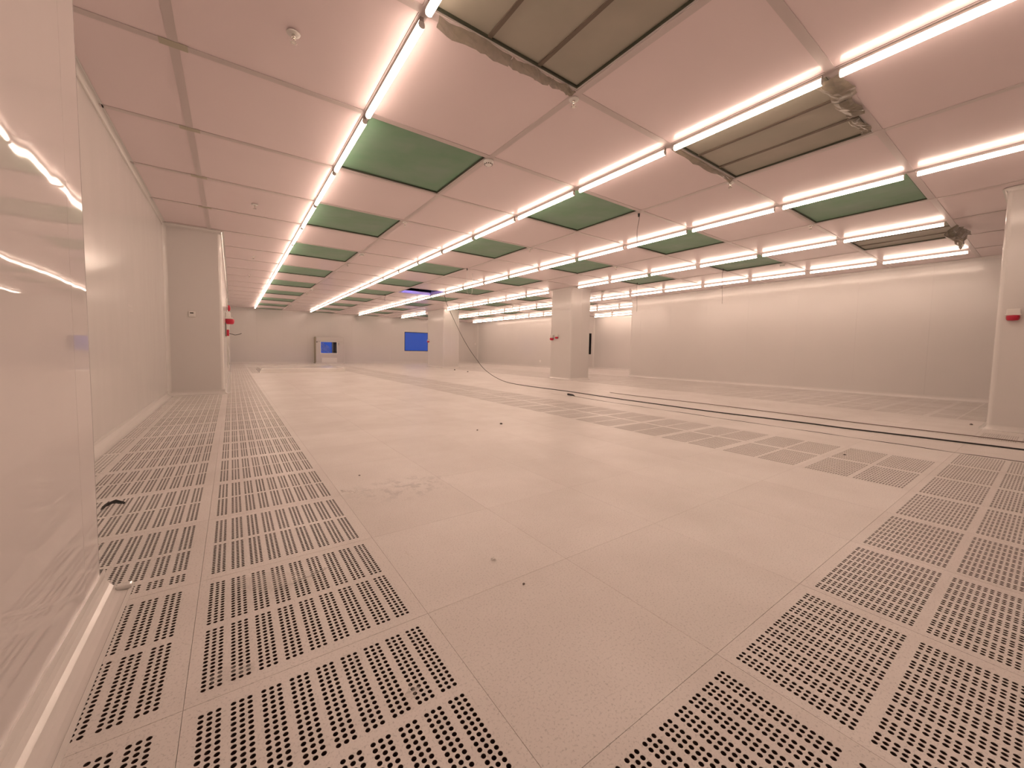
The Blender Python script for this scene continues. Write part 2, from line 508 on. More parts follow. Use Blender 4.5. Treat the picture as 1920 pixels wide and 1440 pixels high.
ntrim = [0]
def corner_round(cx, cy, ax, ay, z0=.0, z1=H):
    """quarter-round cover at an outer corner; (cx,cy) is the corner, (ax,ay) points back into the solid"""
    ntrim[0] += 1
    b = MB(); n = 8
    ox, oy = cx + ax * R, cy + ay * R
    vs = []
    for k in range(n + 1):
        a = math.pi / 2 * k / n
        vs.append((ox - ax * R * math.cos(a), oy - ay * R * math.sin(a)))
    b.add([(x, y, z) for z in (z0, z1) for x, y in vs], [(k, k + 1, n + 2 + k, n + 1 + k) for k in range(n)], True)
    return struct(b.build('trim_%d' % ntrim[0], 'trim_paint'), 'rounded vertical corner trim')
corner_round(XN, YN, -1, -1); corner_round(XF, YP, -1, 1); corner_round(XB, YC, 1, 1); corner_round(XR, YQ, 1, -1)
def corner_cove(cx, cy, ax, ay):
    ntrim[0] += 1
    b = MB(); n = 6; r = .05
    ox, oy = cx + ax * r, cy + ay * r
    vs = [(ox - ax * r * math.cos(math.pi / 2 * k / n), oy - ay * r * math.sin(math.pi / 2 * k / n)) for k in range(n + 1)]
    b.add([(x, y, z) for z in (0, H) for x, y in vs], [(k, k + 1, n + 2 + k, n + 1 + k) for k in range(n)], True)
    return struct(b.build('trim_%d' % ntrim[0], 'trim_paint'), 'coved vertical trim in a wall corner')
corner_cove(XL, YP, 1, -1); corner_cove(XF, YB, 1, -1); corner_cove(XB, YB, -1, -1); corner_cove(XC, YC, -1, -1); corner_cove(XL, YN, 1, 1)

def cove(name, x0, y0, x1, y1, nx, ny, top, label, r=.062):
    """concave aluminium cove along a wall: at the floor, or at the ceiling when top"""
    b = MB(); n = 7
    prof = [(0, r + .016), (0.004, r + .016), (0.004, r + .002), (0.0015, r)]
    prof += [(r - r * math.cos(math.pi / 2 * k / n), r - r * math.sin(math.pi / 2 * k / n)) for k in range(1, n + 1)]
    prof += [(r + .002, .003), (r + .013, .003), (r + .013, 0)]
    zf = (lambda z: H - z) if top else (lambda z: z)
    b.prism(prof, lambda o, z: (x0 + nx * o, y0 + ny * o, zf(z)), lambda o, z: (x1 + nx * o, y1 + ny * o, zf(z)), closed=False, smooth=False)
    # solid behind the profile at both ends
    for ex, ey in ((x0, y0), (x1, y1)):
        b.add([(ex + nx * o, ey + ny * o, zf(z)) for o, z in prof] + [(ex, ey, zf(0))], [tuple(range(len(prof) + 1))])
    return struct(b.build(name, 'trim_paint'), label)
runs = [('left', XN, YS, XN, YN, 1, 0), ('left_return', XN, YN, XL, YN, 0, 1), ('left_recess', XL, YN, XL, YP, 1, 0), ('left_pier', XL, YP, XF, YP, 0, -1),
        ('left_far', XF, YP, XF, YB, 1, 0), ('back', XF, YB, XB, YB, 0, -1), ('right_far', XB, YC, XB, YB, -1, 0), ('alcove', XB, YC, XC, YC, 0, -1),
        ('alcove_side', XC, YQ, XC, YC, -1, 0), ('right_return', XR, YQ, XC, YQ, 0, 1), ('right', XR, YS, XR, YQ, -1, 0), ('front', XN, YS, XR, YS, 0, 1)]
for nm, *a in runs:
    cove('baseboard_' + nm, *a, False, 'coved skirting along the floor, %s wall' % nm.replace('_', ' '))
    ntrim[0] += 1
    cove('trim_%d' % ntrim[0], *a, True, 'coved trim along the ceiling, %s wall' % nm.replace('_', ' '), r=.034)
# moulded end piece where the near skirting stops
struct(MB().bbox(XN + .03, XN + .072, YN - .03, YN - .002, .001, .018, .006).build('trim_40', 'trim_paint'), 'moulded end cap of the near skirting')

# columns clad in the same panels
def column(x0, x1, y0, y1, label):
    r, n = .05, 6
    def rr(d, rad):
        out = []
        for cx, cy, a0 in ((x1 - r, y1 - r, 0), (x0 + r, y1 - r, 90), (x0 + r, y0 + r, 180), (x1 - r, y0 + r, 270)):
            for k in range(n + 1):
                a = math.radians(a0 + 90 * k / n); out.append((cx + (rad + d) * math.cos(a), cy + (rad + d) * math.sin(a)))
        return out
    root = tag(MB().add([], []).prism(rr(0, r), lambda a, b: (a, b, 0), lambda a, b: (a, b, H - .002), smooth=False).build('column', 'wall_paint'), label, 'column', 'clad columns', 'structure')
    def skirt(name, steps):
        b = MB(); N_ = 4 * (n + 1)
        vs = []
        for d, z in steps: vs += [(x, y, z) for x, y in rr(d, r)]
        b.add(vs, [(s_ * N_ + k, s_ * N_ + (k + 1) % N_, (s_ + 1) * N_ + (k + 1) % N_, (s_ + 1) * N_ + k) for s_ in range(len(steps) - 1) for k in range(N_)], False)
        b.build(name, 'trim_paint', root)
    q = [(.052 - .05 * math.sin(math.pi / 2 * k / 5), .004 + .05 - .05 * math.cos(math.pi / 2 * k / 5)) for k in range(6)]
    skirt('base_cove', [(.062, 0), (.062, .004)] + q + [(.003, .066), (0, .066)])
    skirt('top_cove', [(d * .7, H - .003 - z * .7) for d, z in [(.062, 0), (.062, .004)] + q + [(.003, .066), (0, .066)]])
    b = MB()
    xm = x0 + .42
    b.box(xm - .006, xm + .006, y0 - .0025, y0 + .01, .07, H - .06); b.build('joint_strip', 'trim_paint', root)
    return root
column(*COLUMNS[0], 'middle column with red alarm devices, standing in the lamp row')
column(*COLUMNS[1], 'farthest column, standing in front of the blue window')
column(*COLUMNS[2], 'near column at the right edge with a red sounder')

# ================================================================== CEILING
ceiling = struct(MB().box(XL - .2, XC + .2, YS - .2, YB + .2, H + .9, H + 1.0).build('ceiling', 'concrete'), 'panel ceiling with filter units, lamp rows and slab above')
BW = .056
imin, imax, jmin, jmax = -2, 13, -4, 17
def bar(u0, u1, v0, v1, along):
    b = MB().box(u0, u1, v0, v1, H - .003, H + .002)
    if along == 'y':
        c = (u0 + u1) / 2; b.box(c - .004, c + .004, v0, v1, H + .002, H + .10)
    else:
        c = (v0 + v1) / 2; b.box(u0, u1, c - .004, c + .004, H + .002, H + .10)
    b.build('grid_bar', 'grid_bar', ceiling)
for i in range(-1, imax):
    for a, b_, c_, d_ in FOOT:
        if a + .03 < gx(i) < b_ - .03: bar(gx(i) - BW / 2, gx(i) + BW / 2, c_, d_, 'y')
for j in range(jmin, jmax + 1):
    for i in range(imin, imax + 1):
        x0, x1 = gx(i) + BW / 2, gx(i + 1) - BW / 2
        for u0, u1, v0, v1 in clip(x0, x1, gy(j) - BW / 2, gy(j) + BW / 2):
            if v1 - v0 > BW * .9: bar(u0, u1, v0, v1, 'x')
# tape patches over joints
for i, j in ((-1, -1), (-1, 0), (-1, 1), (-1, 2), (-1, 3), (1, 1), (1, 3), (3, 1), (5, -2), (3, -2)):
    x, y = gx(i), gy(j)
    w = .15 if i < 0 else .09
    MB().box(x - w / 2, x + w / 2, y - .036, y + .034, H - .0042, H - .003).build('joint_tape', 'joint_tape' if i < 0 else 'grid_bar', ceiling)
FILTERS, OPEN = set(), (3, 7)
for i in (0, 2, 4, 6, 8, 10):
    for j in range(-2, 17, 2):
        if i == 8 and j < 6: continue
        if i == 10 and True: continue
        FILTERS.add((i, j))
FILTERS.discard((6, 4))
pcache = {}
def inside_col(u0, u1, v0, v1):
    return False
for i in range(imin, imax):
    for j in range(jmin, jmax):
        if (i, j) in FILTERS or (i, j) == OPEN: continue
        for u0, u1, v0, v1 in clip(gx(i) + .004, gx(i + 1) - .004, gy(j) + .004, gy(j + 1) - .004):
            key = (round(u1 - u0, 3), round(v1 - v0, 3))
            if key not in pcache: pcache[key] = MB().box(0, key[0], 0, key[1], 0, .05).mesh('ceiling_panel', 'ceiling_paint')
            link('ceiling_panel', pcache[key], ceiling, (u0, v0, H + .0022))

# ---------------------------------------------------------------- fan filter units
FW, FD = CDX - .012, CDY - .012
def filt_frame():
    b = MB(); t_ = .035
    z0, z1 = H * 0 + .0022, .14
    b.box(0, FW, 0, t_, z0, z1); b.box(0, FW, FD - t_, FD, z0, z1); b.box(0, t_, t_, FD - t_, z0, z1); b.box(FW - t_, FW, t_, FD - t_, z0, z1)
    return b.mesh('frame', 'aluminium')
def filt_edge_shade():
    b = MB(); t_, g = .035, .012  # dark strips paint the recess shade, widest at the far and right edges
    z0, z1 = .004, .02
    a, c_, d_, e = t_, FW - t_, t_, FD - t_
    b.box(a, c_, e - g, e, z0, z1); b.box(c_ - g, c_, d_, e - g, z0, z1)
    b.box(a, c_, d_, d_ + g * .4, z0, z1); b.box(a, a + g * .4, d_, e, z0, z1)
    return b.mesh('edge_shade', 'edge_shade')
def filt_face(m_):
    bm = bmesh.new(); n = 10
    g = [[bm.verts.new((.035 + (FW - .07) * a / n, .035 + (FD - .07) * c / n, .018 - .006 * math.sin(math.pi * a / n) * math.sin(math.pi * c / n))) for c in range(n + 1)] for a in range(n + 1)]
    for a in range(n):
        for c in range(n): bm.faces.new((g[a][c], g[a][c + 1], g[a + 1][c + 1], g[a + 1][c]))
    for f in bm.faces: f.smooth = True
    me = bpy.data.meshes.new('filter_face'); bm.to_mesh(me); bm.free(); me.materials.append(MATS[m_]); return me
def filt_body():
    return MB().bbox(.03, FW - .03, .03, FD - .03, .14, .42, .02).mesh('fan_housing', 'steel')
ME_F, ME_G, ME_GREEN, ME_WRAP, ME_BODY = filt_frame(), filt_edge_shade(), filt_face('filter_green'), filt_face('filter_wrapped'), filt_body()
ME_BAT = MB().box(-.014, .014, .035, FD - .035, .006, .016).mesh('batten', 'batten')
WRAPPED = {(0, -2), (2, -2), (6, -2)}
rowname = {0: 'filter row nearest the left wall', 2: 'second filter row from the left wall', 4: 'third filter row from the left wall',
           6: 'fourth filter row from the left wall', 8: 'fifth filter row from the left wall'}
SHORT = {0: 'first', 2: 'second', 4: 'third', 6: 'fourth', 8: 'fifth', 10: 'sixth', 12: 'seventh'}
for i in (0, 2, 4, 6, 8):
    n = 0
    for j in sorted(j for a, j in FILTERS if a == i):
        x, y = gx(i) + .006, gy(j) + .006
        d_ = YB - y
        if y + FD > YB - .02: continue
        vis = shown(x + FW / 2, y + FD / 2, H) or shown(x + FW / 2, y + FD, H)
        wrapped = (i, j) in WRAPPED
        if wrapped:
            n += 1
            lab = {(0, -2): 'brown film-wrapped filter unit at the top edge with torn film along its end',
                   (2, -2): 'brown film-wrapped filter unit under the bright lamp at upper right',
                   (6, -2): 'film-wrapped filter unit with a bunch of loose film hanging off its end'}[(i, j)]
            grp = None
        elif vis:
            n += 1
            lab = 'green ceiling filter unit, %s from the camera in the %s filter row from the left' % (ORD[n], SHORT[i]); grp = 'green filter units in the ceiling'
        else:
            lab = 'green ceiling filter unit out of view above or behind the camera'; grp = 'filter units out of view'
        t_ = thing('filter_unit', (x, y, H), lab, 'filter', grp)
        link('frame', ME_F, t_); link('edge_shade', ME_G, t_)
        link('filter_face', ME_WRAP if wrapped else ME_GREEN, t_)
        link('fan_housing', ME_BODY, t_)
        if wrapped:
            for k in (1, 2): link('batten', ME_BAT, t_, (FW * k / 3, 0, 0))
# clipped last filters against the back wall
for i in (0, 2, 4, 6, 8):
    x0, x1, y0, y1 = gx(i) + .006, gx(i + 1) - .006, gy(16) + .006, YB - .062
    t_ = thing('filter_unit', (x0, y0, H), 'narrow green filter strip against the back wall in the %s filter row from the left' % SHORT[i], 'filter', 'filter strips at the back wall')
    MB().box(0, x1 - x0, 0, .035, .0022, .1).box(0, x1 - x0, y1 - y0 - .035, y1 - y0 + .05, .0022, .1).box(0, .035, .035, y1 - y0 - .035, .0022, .1).box(x1 - x0 - .035, x1 - x0, .035, y1 - y0 - .035, .0022, .1).build('frame', 'aluminium', t_)
    MB().box(.035, x1 - x0 - .035, .035, y1 - y0 - .035, .016, .03).build('filter_face', 'filter_green', t_)

# ---------------------------------------------------------------- lamps
LL = 1.135
def lamp_meshes():
    hp = [(-.012, 0), (.012, 0), (.012, -.016), (.016, -.021), (-.016, -.021), (-.012, -.016)]
    A = lambda y: (lambda a, z: (a, y, z))
    hou = MB().prism(hp, A(-LL / 2), A(LL / 2)).mesh('housing', 'aluminium')
    dp = [(-.0145, -.0212), (-.0200, -.036), (-.0210, -.047), (-.0165, -.0595), (-.006, -.065)]
    dp = dp + [(-a, z) for a, z in dp[::-1]]
    dif = MB().prism(dp, A(-LL / 2 + .004), A(LL / 2 - .004), smooth=False).mesh('diffuser', 'lamp_glow_side')
    dif.materials.append(MATS['lamp_glow']); dif.materials.append(MATS['white_plastic'])
    for f in dif.polygons:
        if abs(f.normal.y) > .5 or f.center.z > -.0213: f.material_index = 2
        elif f.center.z < -.049: f.material_index = 1
    cp = [(a * .9, -.043 + (z + .043) * .9) for a, z in dp]
    c0 = MB().prism(cp, A(-LL / 2), A(-LL / 2 + .0038)).mesh('end_cap', 'white_plastic')
    c1 = MB().prism(cp, A(LL / 2 - .0038), A(LL / 2)).mesh('end_cap', 'white_plastic')
    return hou, dif, c0, c1
HOU, DIF, CAP0, CAP1 = lamp_meshes()
spans = {0: range(-3, 16), 2: range(-3, 16), 4: range(-3, 16), 6: [j for j in range(-2, 16) if j not in (4, 11, 12)], 8: range(-2, 16), 10: range(5, 16), 12: range(5, 9)}
for i, js in spans.items():
    n = 0
    for j in js:
        x, y = gx(i), (gy(j) + gy(j + 1)) / 2
        if shown(x, y, H - .05) or shown(x, y + LL / 2, H - .05) or shown(x, y - LL / 2, H - .05):
            n += 1
            lab = 'lit linear ceiling lamp, %s from the camera in the %s row from the left wall' % (ORD[n], SHORT[i]); grp = 'linear lamps in the %s row from the left' % SHORT[i]
        else:
            lab = 'lit linear ceiling lamp out of view above or behind the camera'; grp = 'lamps out of view'
        t_ = thing('ceiling_lamp', (x, y, H - .003), lab, 'lamp', grp)
        link('housing', HOU, t_); link('diffuser', DIF, t_); link('end_cap', CAP0, t_); link('end_cap', CAP1, t_)

# ---------------------------------------------------------------- sprinklers and smoke detectors
def spr_parts():
    e = MB().lathe([(.0, -.001), (.036, -.001), (.040, -.004), (.038, -.009), (.024, -.013), (.012, -.013), (.0, -.013)], 20).mesh('escutcheon', 'device_white')
    b = MB().lathe([(.0, -.012), (.010, -.012), (.012, -.022), (.009, -.030), (.0, -.030)], 12)
    b.tube([(.009, 0, -.026), (.017, 0, -.038), (.012, 0, -.054), (.002, 0, -.058)], .0025, 6).tube([(-.009, 0, -.026), (-.017, 0, -.038), (-.012, 0, -.054), (-.002, 0, -.058)], .0025, 6)
    b.cyl((0, 0, -.030), (0, 0, -.052), .003, n=8)
    b = b.mesh('frame', 'chrome')
    d = MB()
    d.cyl((0, 0, -.058), (0, 0, -.0605), .015, n=16)
    for k in range(8):
        a = 2 * math.pi * k / 8; c, s_ = math.cos(a), math.sin(a)
        d.add([(.012 * c - .003 * s_, .012 * s_ + .003 * c, -.058), (.022 * c - .003 * s_, .022 * s_ + .003 * c, -.0585), (.022 * c + .003 * s_, .022 * s_ - .003 * c, -.0585), (.012 * c + .003 * s_, .012 * s_ - .003 * c, -.058),
               (.012 * c - .003 * s_, .012 * s_ + .003 * c, -.0605), (.022 * c - .003 * s_, .022 * s_ + .003 * c, -.0605), (.022 * c + .003 * s_, .022 * s_ - .003 * c, -.0605), (.012 * c + .003 * s_, .012 * s_ - .003 * c, -.0605)],
              [(0, 3, 2, 1), (4, 5, 6, 7), (0, 1, 5, 4), (1, 2, 6, 5), (2, 3, 7, 6), (3, 0, 4, 7)])
    return e, b, d.mesh('deflector', 'chrome')
SP = spr_parts()
SPR = [(.36, 2.92, 'chrome sprinkler on the plain ceiling panel at upper left'),
       (gx(1) + .02, gy(-1) + .05, 'sprinkler at the corner of the brown wrapped filter at the top'),
       (gx(3) + .02, gy(-1) + .04, 'sprinkler at the corner of the brown wrapped filter at upper right'),
       (gx(1) + .03, gy(2) + .05, 'sprinkler at the corner of the second green filter in the left row'),
       (.30, 6.6, 'small sprinkler on the ceiling panel left of the second green filter'),
       (gx(3) + .02, gy(2) + .05, 'sprinkler beside the second green filter of the second filter row'),
       (gx(5) + .06, gy(2) + .06, 'sprinkler above the middle column beside a green filter'),
       (gx(1) + .02, gy(5) + .02, 'sprinkler at the far corner of the third green filter in the left row'),
       (.42, 10.3, 'small sprinkler on the left ceiling panels beyond the pier corner'),
       (.43, 13.0, 'smaller sprinkler farther back on the left ceiling panels'),
       (gx(5) - .01, gy(-1) + .03, 'sprinkler at the near green filter of the third filter row'),
       (gx(1) + .03, gy(10) - .02, 'tiny sprinkler far back along the left filter row')]
for x, y, lab in SPR:
    t_ = thing('sprinkler', (x, y, H - .0032), lab, 'sprinkler', 'ceiling sprinklers', (0, 0, random.uniform(0, 3)))
    for me, nm in zip(SP, ('escutcheon', 'frame', 'deflector')): link(nm, me, t_)
def smoke_parts():
    b = MB().lathe([(0, 0), (.052, 0), (.054, -.008), (.052, -.018), (.046, -.024)], 28).mesh('base', 'device_white')
    s_ = MB().lathe([(.046, -.022), (.044, -.030), (.036, -.042), (.022, -.050), (0, -.051)], 28).mesh('sensor_cap', 'device_white')
    v = MB()
    for k in range(12):
        a = 2 * math.pi * k / 12
        c, q = math.cos(a), math.sin(a)
        v.cyl((.036 * c, .036 * q, -.036), (.0425 * c, .0425 * q, -.038), .0055, n=8)
    return b, s_, v.mesh('vents', 'dark_plastic')
SM = smoke_parts()
for x, y, lab in [(gx(1) + .02, gy(0) + .07, 'white smoke detector at the corner of the nearest green filter'),
                  (gx(1) + .03, gy(4) + .08, 'white smoke detector at the third green filter of the left row'),
                  (gx(1) + .03, gy(9) + .05, 'small white smoke detector far along the left filter row'),
                  (gx(1) + .02, gy(14) + .03, 'tiny white smoke detector farthest along the left filter row'),
                  (9.72, 8.53, 'white smoke detector on the ceiling right of the middle column'),
                  (gx(7) + .04, gy(0) + .08, 'white smoke detector between the last lamp rows at right')]:
    t_ = thing('smoke_detector', (x, y, H - .0032), lab, 'smoke detector', 'ceiling smoke detectors')
    for me, nm in zip(SM, ('base', 'sensor_cap', 'vents')): link(nm, me, t_)

# ---------------------------------------------------------------- loose wires hanging from the ceiling
def wire(x, y, z_end, lab, col='wire_grey', wob=.012, r=.0035, hook=0):
    pts = []
    n = 9
    for k in range(n + 1):
        s_ = k / n
        pts.append((x + wob * math.sin(5 * s_ + x * 7), y + wob * math.sin(4 * s_ + y * 3), H - .002 - s_ * (H - z_end)))
    if hook:
        for k in range(1, 6):
            a = math.pi * k / 5
            pts.append((pts[n][0] + hook * (1 - math.cos(a)) / 2, pts[n][1], z_end - hook * .5 * math.sin(a)))
        pts.append((pts[-1][0], pts[-1][1], z_end + .45))
    t_ = thing('hanging_wire', (x, y, H), lab, 'wire', 'loose ceiling wires')
    b = MB().tube([(px - x, py - y, pz - H) for px, py, pz in pts], r); b.build('cord', col, t_)
    MB().cyl((0, 0, -.003), (0, 0, -.05), .013, .009, n=10).build('gland', 'dark_plastic', t_)
wire(4.78, 3.58, 2.42, 'thin dark wire hanging beside the first green filter of the second row')
wire(4.70, 8.39, 2.28, 'looped pale wire hanging near the ceiling opening', 'white_plastic', hook=.14)
wire(9.30, 4.60, 2.03, 'thin wire hanging in front of the long lit right wall')
wire(9.36, 6.97, 2.03, 'thin wire hanging near the far end of the right wall')
wire(4.58, 14.21, 2.60, 'short wire hanging from a filter beyond the ceiling opening')
wire(10.21, 14.1, 2.50, 'short wire hanging between the two columns')

# ---------------------------------------------------------------- work lamp glowing inside the ceiling void above the missing panel
wl = thing('work_lamp', (5.35, 11.75, H + .053), 'blue tube lamp in the ceiling void behind the missing panel', 'lamp')
MB().cyl((-.55, 0, .22), (.55, 0, .22), .016, n=10).build('tube', 'work_bulb', wl)
for q in (-.56, .56):
    MB().bbox(q - .02, q + .02, -.03, .03, 0, .25, .005).build('stand', 'dark_plastic', wl)

# ================================================================== WINDOWS AND PASS BOX
def window(name, x0, x1, z0, z1, yf, label, dark=True):
    b = MB(); w = .035
    b.box(x0, x1, yf - .012, yf + .10, z0, z0 + w); b.box(x0, x1, yf - .012, yf + .10, z1 - w, z1)
    b.box(x0, x0 + w, yf - .012, yf + .10, z0 + w, z1 - w); b.box(x1 - w, x1, yf - .012, yf + .10, z0 + w, z1 - w)
    o = struct(b.build(name, 'dark_plastic'), label)
    MB().box(x0 + w, x1 - w, yf + .02, yf + .028, z0 + w, z1 - w).build('pane', 'glass', o)
    f = MB(); e = .03
    f.box(x0 - e, x1 + e, yf - .008, yf, z1, z1 + e); f.box(x0 - e, x1 + e, yf - .008, yf, z0 - e, z0)
    f.box(x0 - e, x0, yf - .008, yf, z0, z1); f.box(x1, x1 + e, yf - .008, yf, z0, z1)
    f.build('casing', 'trim_paint', o)
    return o
window('window_1', *WBX, YB, 'blue-lit window in the back wall behind the farthest column')
window('window_2', *WSX, YC, 'dark blue window slit beside the middle column')

pb = thing('pass_box', (3.76, 23.42, 0), 'beige metal pass box with a blue-lit window against the back wall', 'pass box')
BX0, BX1, BY0, BY1, BZ = 0, 1.43, 0, .565, 1.475
w0, w1, za, zb = PBX[0] - 3.76, PBX[1] - 3.76, PBX[2], PBX[3]
b = MB()
b.box(BX0, w0, BY0, BY1, .05, BZ); b.box(w1, BX1, BY0, BY1, .05, BZ)
b.box(w0, w1, BY0, BY1, .05, za); b.box(w0, w1, BY0, BY1, zb, BZ)
b.build('body', 'box_paint', pb)
MB().box(BX0 - .012, BX0 - .001, BY0 + .01, BY1, .05, BZ).build('side_panel', 'box_side', pb)
MB().bbox(BX0 - .05, BX1 + .03, BY0 - .06, BY1, .0, .05, .01).build('plinth', 'trim_paint', pb)
MB().bbox(BX0 + .02, BX1 - .04, BY0 - .03, BY0 + .02, 1.235, BZ - .015, .012).build('top_fascia', 'box_paint', pb)
d = MB(); e = .045
d.box(w0 - e, w1 + e, -.02, -.002, zb, zb + e); d.box(w0 - e, w1 + e, -.02, -.002, za - e, za)
d.box(w0 - e, w0, -.02, -.002, za, zb); d.box(w1, w1 + e, -.02, -.002, za, zb)
door = d.build('door', 'trim_paint', pb)
MB().box(w0, w1, -.014, -.008, za, zb).build('pane', 'glass', door)
MB().box(w0 + (w1 - w0) * .74, w0 + (w1 - w0) * .76, .06, .09, za, zb).build('mullion', 'steel', pb)
MB().box(w0 + (w1 - w0) * .76, w1, .3, .32, za, zb).build('inner_panel', 'dark_plastic', pb)
lp = MB().bbox(w0 + .03, w1 + .01, -.018, -.001, .06, .33, .006).build('access_panel', 'trim_paint', pb)
MB().cyl((w1 - .05, -.018, .2), (w1 - .05, -.03, .2), .012, n=10).build('latch', 'steel', lp)
for k in (0, 1): MB().cyl((w1 + .10, -.002, 1.13 - .07 * k), (w1 + .10, -.018, 1.13 - .07 * k), .017, n=12).build('indicator', 'dark_plastic', pb)
MB().bbox(.02, .07, -.018, 0, 1.16, 1.21, .004).build('hinge', 'dark_plastic', pb)

def crumple(nx_, ny_, fn, amp, seed):
    rnd = random.Random(seed)
    b = MB(); vs = []
    for a in range(nx_ + 1):
        for c in range(ny_ + 1):
            p = Vector(fn(a / nx_, c / ny_))
            vs.append(p + Vector([rnd.uniform(-amp, amp) for _ in range(3)]))
    b.add(vs, [(a * (ny_ + 1) + c, a * (ny_ + 1) + c + 1, (a + 1) * (ny_ + 1) + c + 1, (a + 1) * (ny_ + 1) + c) for a in range(nx_) for c in range(ny_)])
    return b
bl = crumple(9, 8, lambda u, v: (4.08 + .5 * u - .10 * u * v, 23.66 + .10 * math.sin(3 * u), .63 + .5 * v * (1 - .4 * u * u)), .018, 3)
tag(bl.build('film_bundle', 'film_mat'), 'crumpled plastic film lying inside the pass box window', 'film')

# ================================================================== WALL DEVICES
def thermostat():
    t_ = thing('thermostat', (-.545, YP, 1.375), 'small white square thermostat on the pier face', 'thermostat')
    MB().bbox(-.046, .046, -.022, 0, -.046, .046, .006).build('body', 'device_white', t_)
    MB().box(-.026, .022, -.0235, -.0215, .010, .028).build('display', 'display', t_)
    for k in range(3): MB().bbox(-.028 + .022 * k, -.014 + .022 * k, -.025, -.021, -.030, -.022, .002).build('button', 'white_plastic', t_)
thermostat()
def sounder(loc, rz, lab, s=1.0):          # white bracket with a red beacon underneath, facing -x at rz=0
    t_ = thing('alarm_sounder', loc, lab, 'alarm', 'red and white alarm sounders', (0, 0, rz))
    t_.scale = (s, s, s)
    MB().bbox(-.052, .0, -.050, .050, .005, .068, .008).build('backbox', 'device_white', t_)
    MB().bbox(-.070, 0, -.058, .058, -.008, .008, .004).build('collar', 'device_white', t_)
    red = MB().lathe([(0, -.008), (.048, -.008), (.051, -.020), (.047, -.055), (.036, -.066), (0, -.068)], 24, (-.035, 0, 0)).build('beacon', 'device_red', t_)
    MB().lathe([(.051, -.030), (.0525, -.032), (.0525, -.035), (.050, -.037)], 24, (-.035, 0, 0)).build('ridge', 'device_red', red)
    return t_
sounder((7.42, .355, 1.36), 0, 'red and white alarm sounder on the right edge column')
sounder((7.42, .185, 1.36), 0, 'second alarm sounder on the near column, cut by the frame edge')
sounder((8.46, 9.44, 1.31), 0, 'left red and white alarm sounder on the middle column', 1.25)
sounder((8.46, 9.22, 1.34), 0, 'right red and white alarm sounder on the middle column', 1.0)
sounder((8.30, 18.72, 1.32), 0, 'tiny alarm sounder on the farthest column beside the blue window', 1.2)
sounder((XF, 11.6, 1.52), math.pi, 'white and red alarm sounder on the far left wall', 2.1)
t_ = thing('alarm_bell', (XF, 14.2, 1.97), 'red round fire bell high on the far left wall', 'alarm')
MB().cyl((0, 0, 0), (.04, 0, 0), .05, n=16).build('mount', 'device_white', t_)
bb = MB().lathe([(0, .06), (.05, .055), (.085, .035), (.095, 0), (.088, 0)], 24); bb.build('gong', 'device_red', t_, (.045, 0, 0), (0, math.pi / 2, 0))
t_ = thing('call_point', (XF, 14.0, 1.24), 'red manual call point with dangling key strap on the far left wall', 'alarm')
MB().bbox(0, .06, -.09, .09, -.09, .09, .008).build('body', 'device_red', t_)
MB().bbox(.058, .064, -.045, .045, -.05, .04, .003).build('face', 'device_white', t_)
MB().tube([(.06, 0, -.02), (.12, .01, -.03), (.20, .02, -.055), (.30, .02, -.03), (.36, .03, 0.0)], .009).build('strap', 'cable_black', t_)
t_ = thing('conduit', (XF, 14.6, 0), 'thin vertical conduit on the far left wall joining the alarms to the floor', 'conduit')
MB().cyl((.015, 0, .28), (.015, 0, 2.3), .012, n=8).build('pipe', 'white_plastic', t_)
MB().bbox(0, .045, -.05, .05, .18, .30, .006).build('junction_box', 'device_white', t_)
for k, z in enumerate((.7, 1.5, 2.15)): MB().bbox(0, .032, -.03, .03, z - .012, z + .012, .003).build('clip', 'steel', t_)
t_ = thing('conduit', (XF, 10.9, 0), 'short dark conduit below the sounder on the far left wall', 'conduit')
MB().cyl((.012, 0, 1.05), (.012, 0, 1.38), .010, n=8).build('pipe', 'wire_grey', t_)
MB().bbox(0, .03, -.025, .025, 1.03, 1.07, .004).build('clip', 'device_white', t_)
def socket(name, loc, rz, lab):
    t_ = thing(name, loc, lab, 'socket', None, (0, 0, rz))
    MB().bbox(-.012, 0, -.065, .065, -.065, .065, .004).build('plate', 'device_white', t_)
    for q in (-.025, .025): MB().cyl((-.0115, q, 0), (-.014, q, 0), .010, n=10).build('outlet', 'white_plastic', t_)
socket('wall_socket', (XB, 17.08, .336), 0, 'small white socket low on the far right wall')
socket('wall_switch', (14.17, YB, 1.347), math.pi / 2, 'small white switch on the back wall near the far corner')
for k, z in enumerate((1.19, 1.235)):
    tag(MB().bbox(XL, XL + .0015, 5.76 - .05 * k, 5.92 - .05 * k, z, z + .028, .0004).build('wall_sticker', 'trim_paint'),
        'pale sticker on the recessed left wall, %s of two' % ('lower', 'upper')[k], 'sticker')

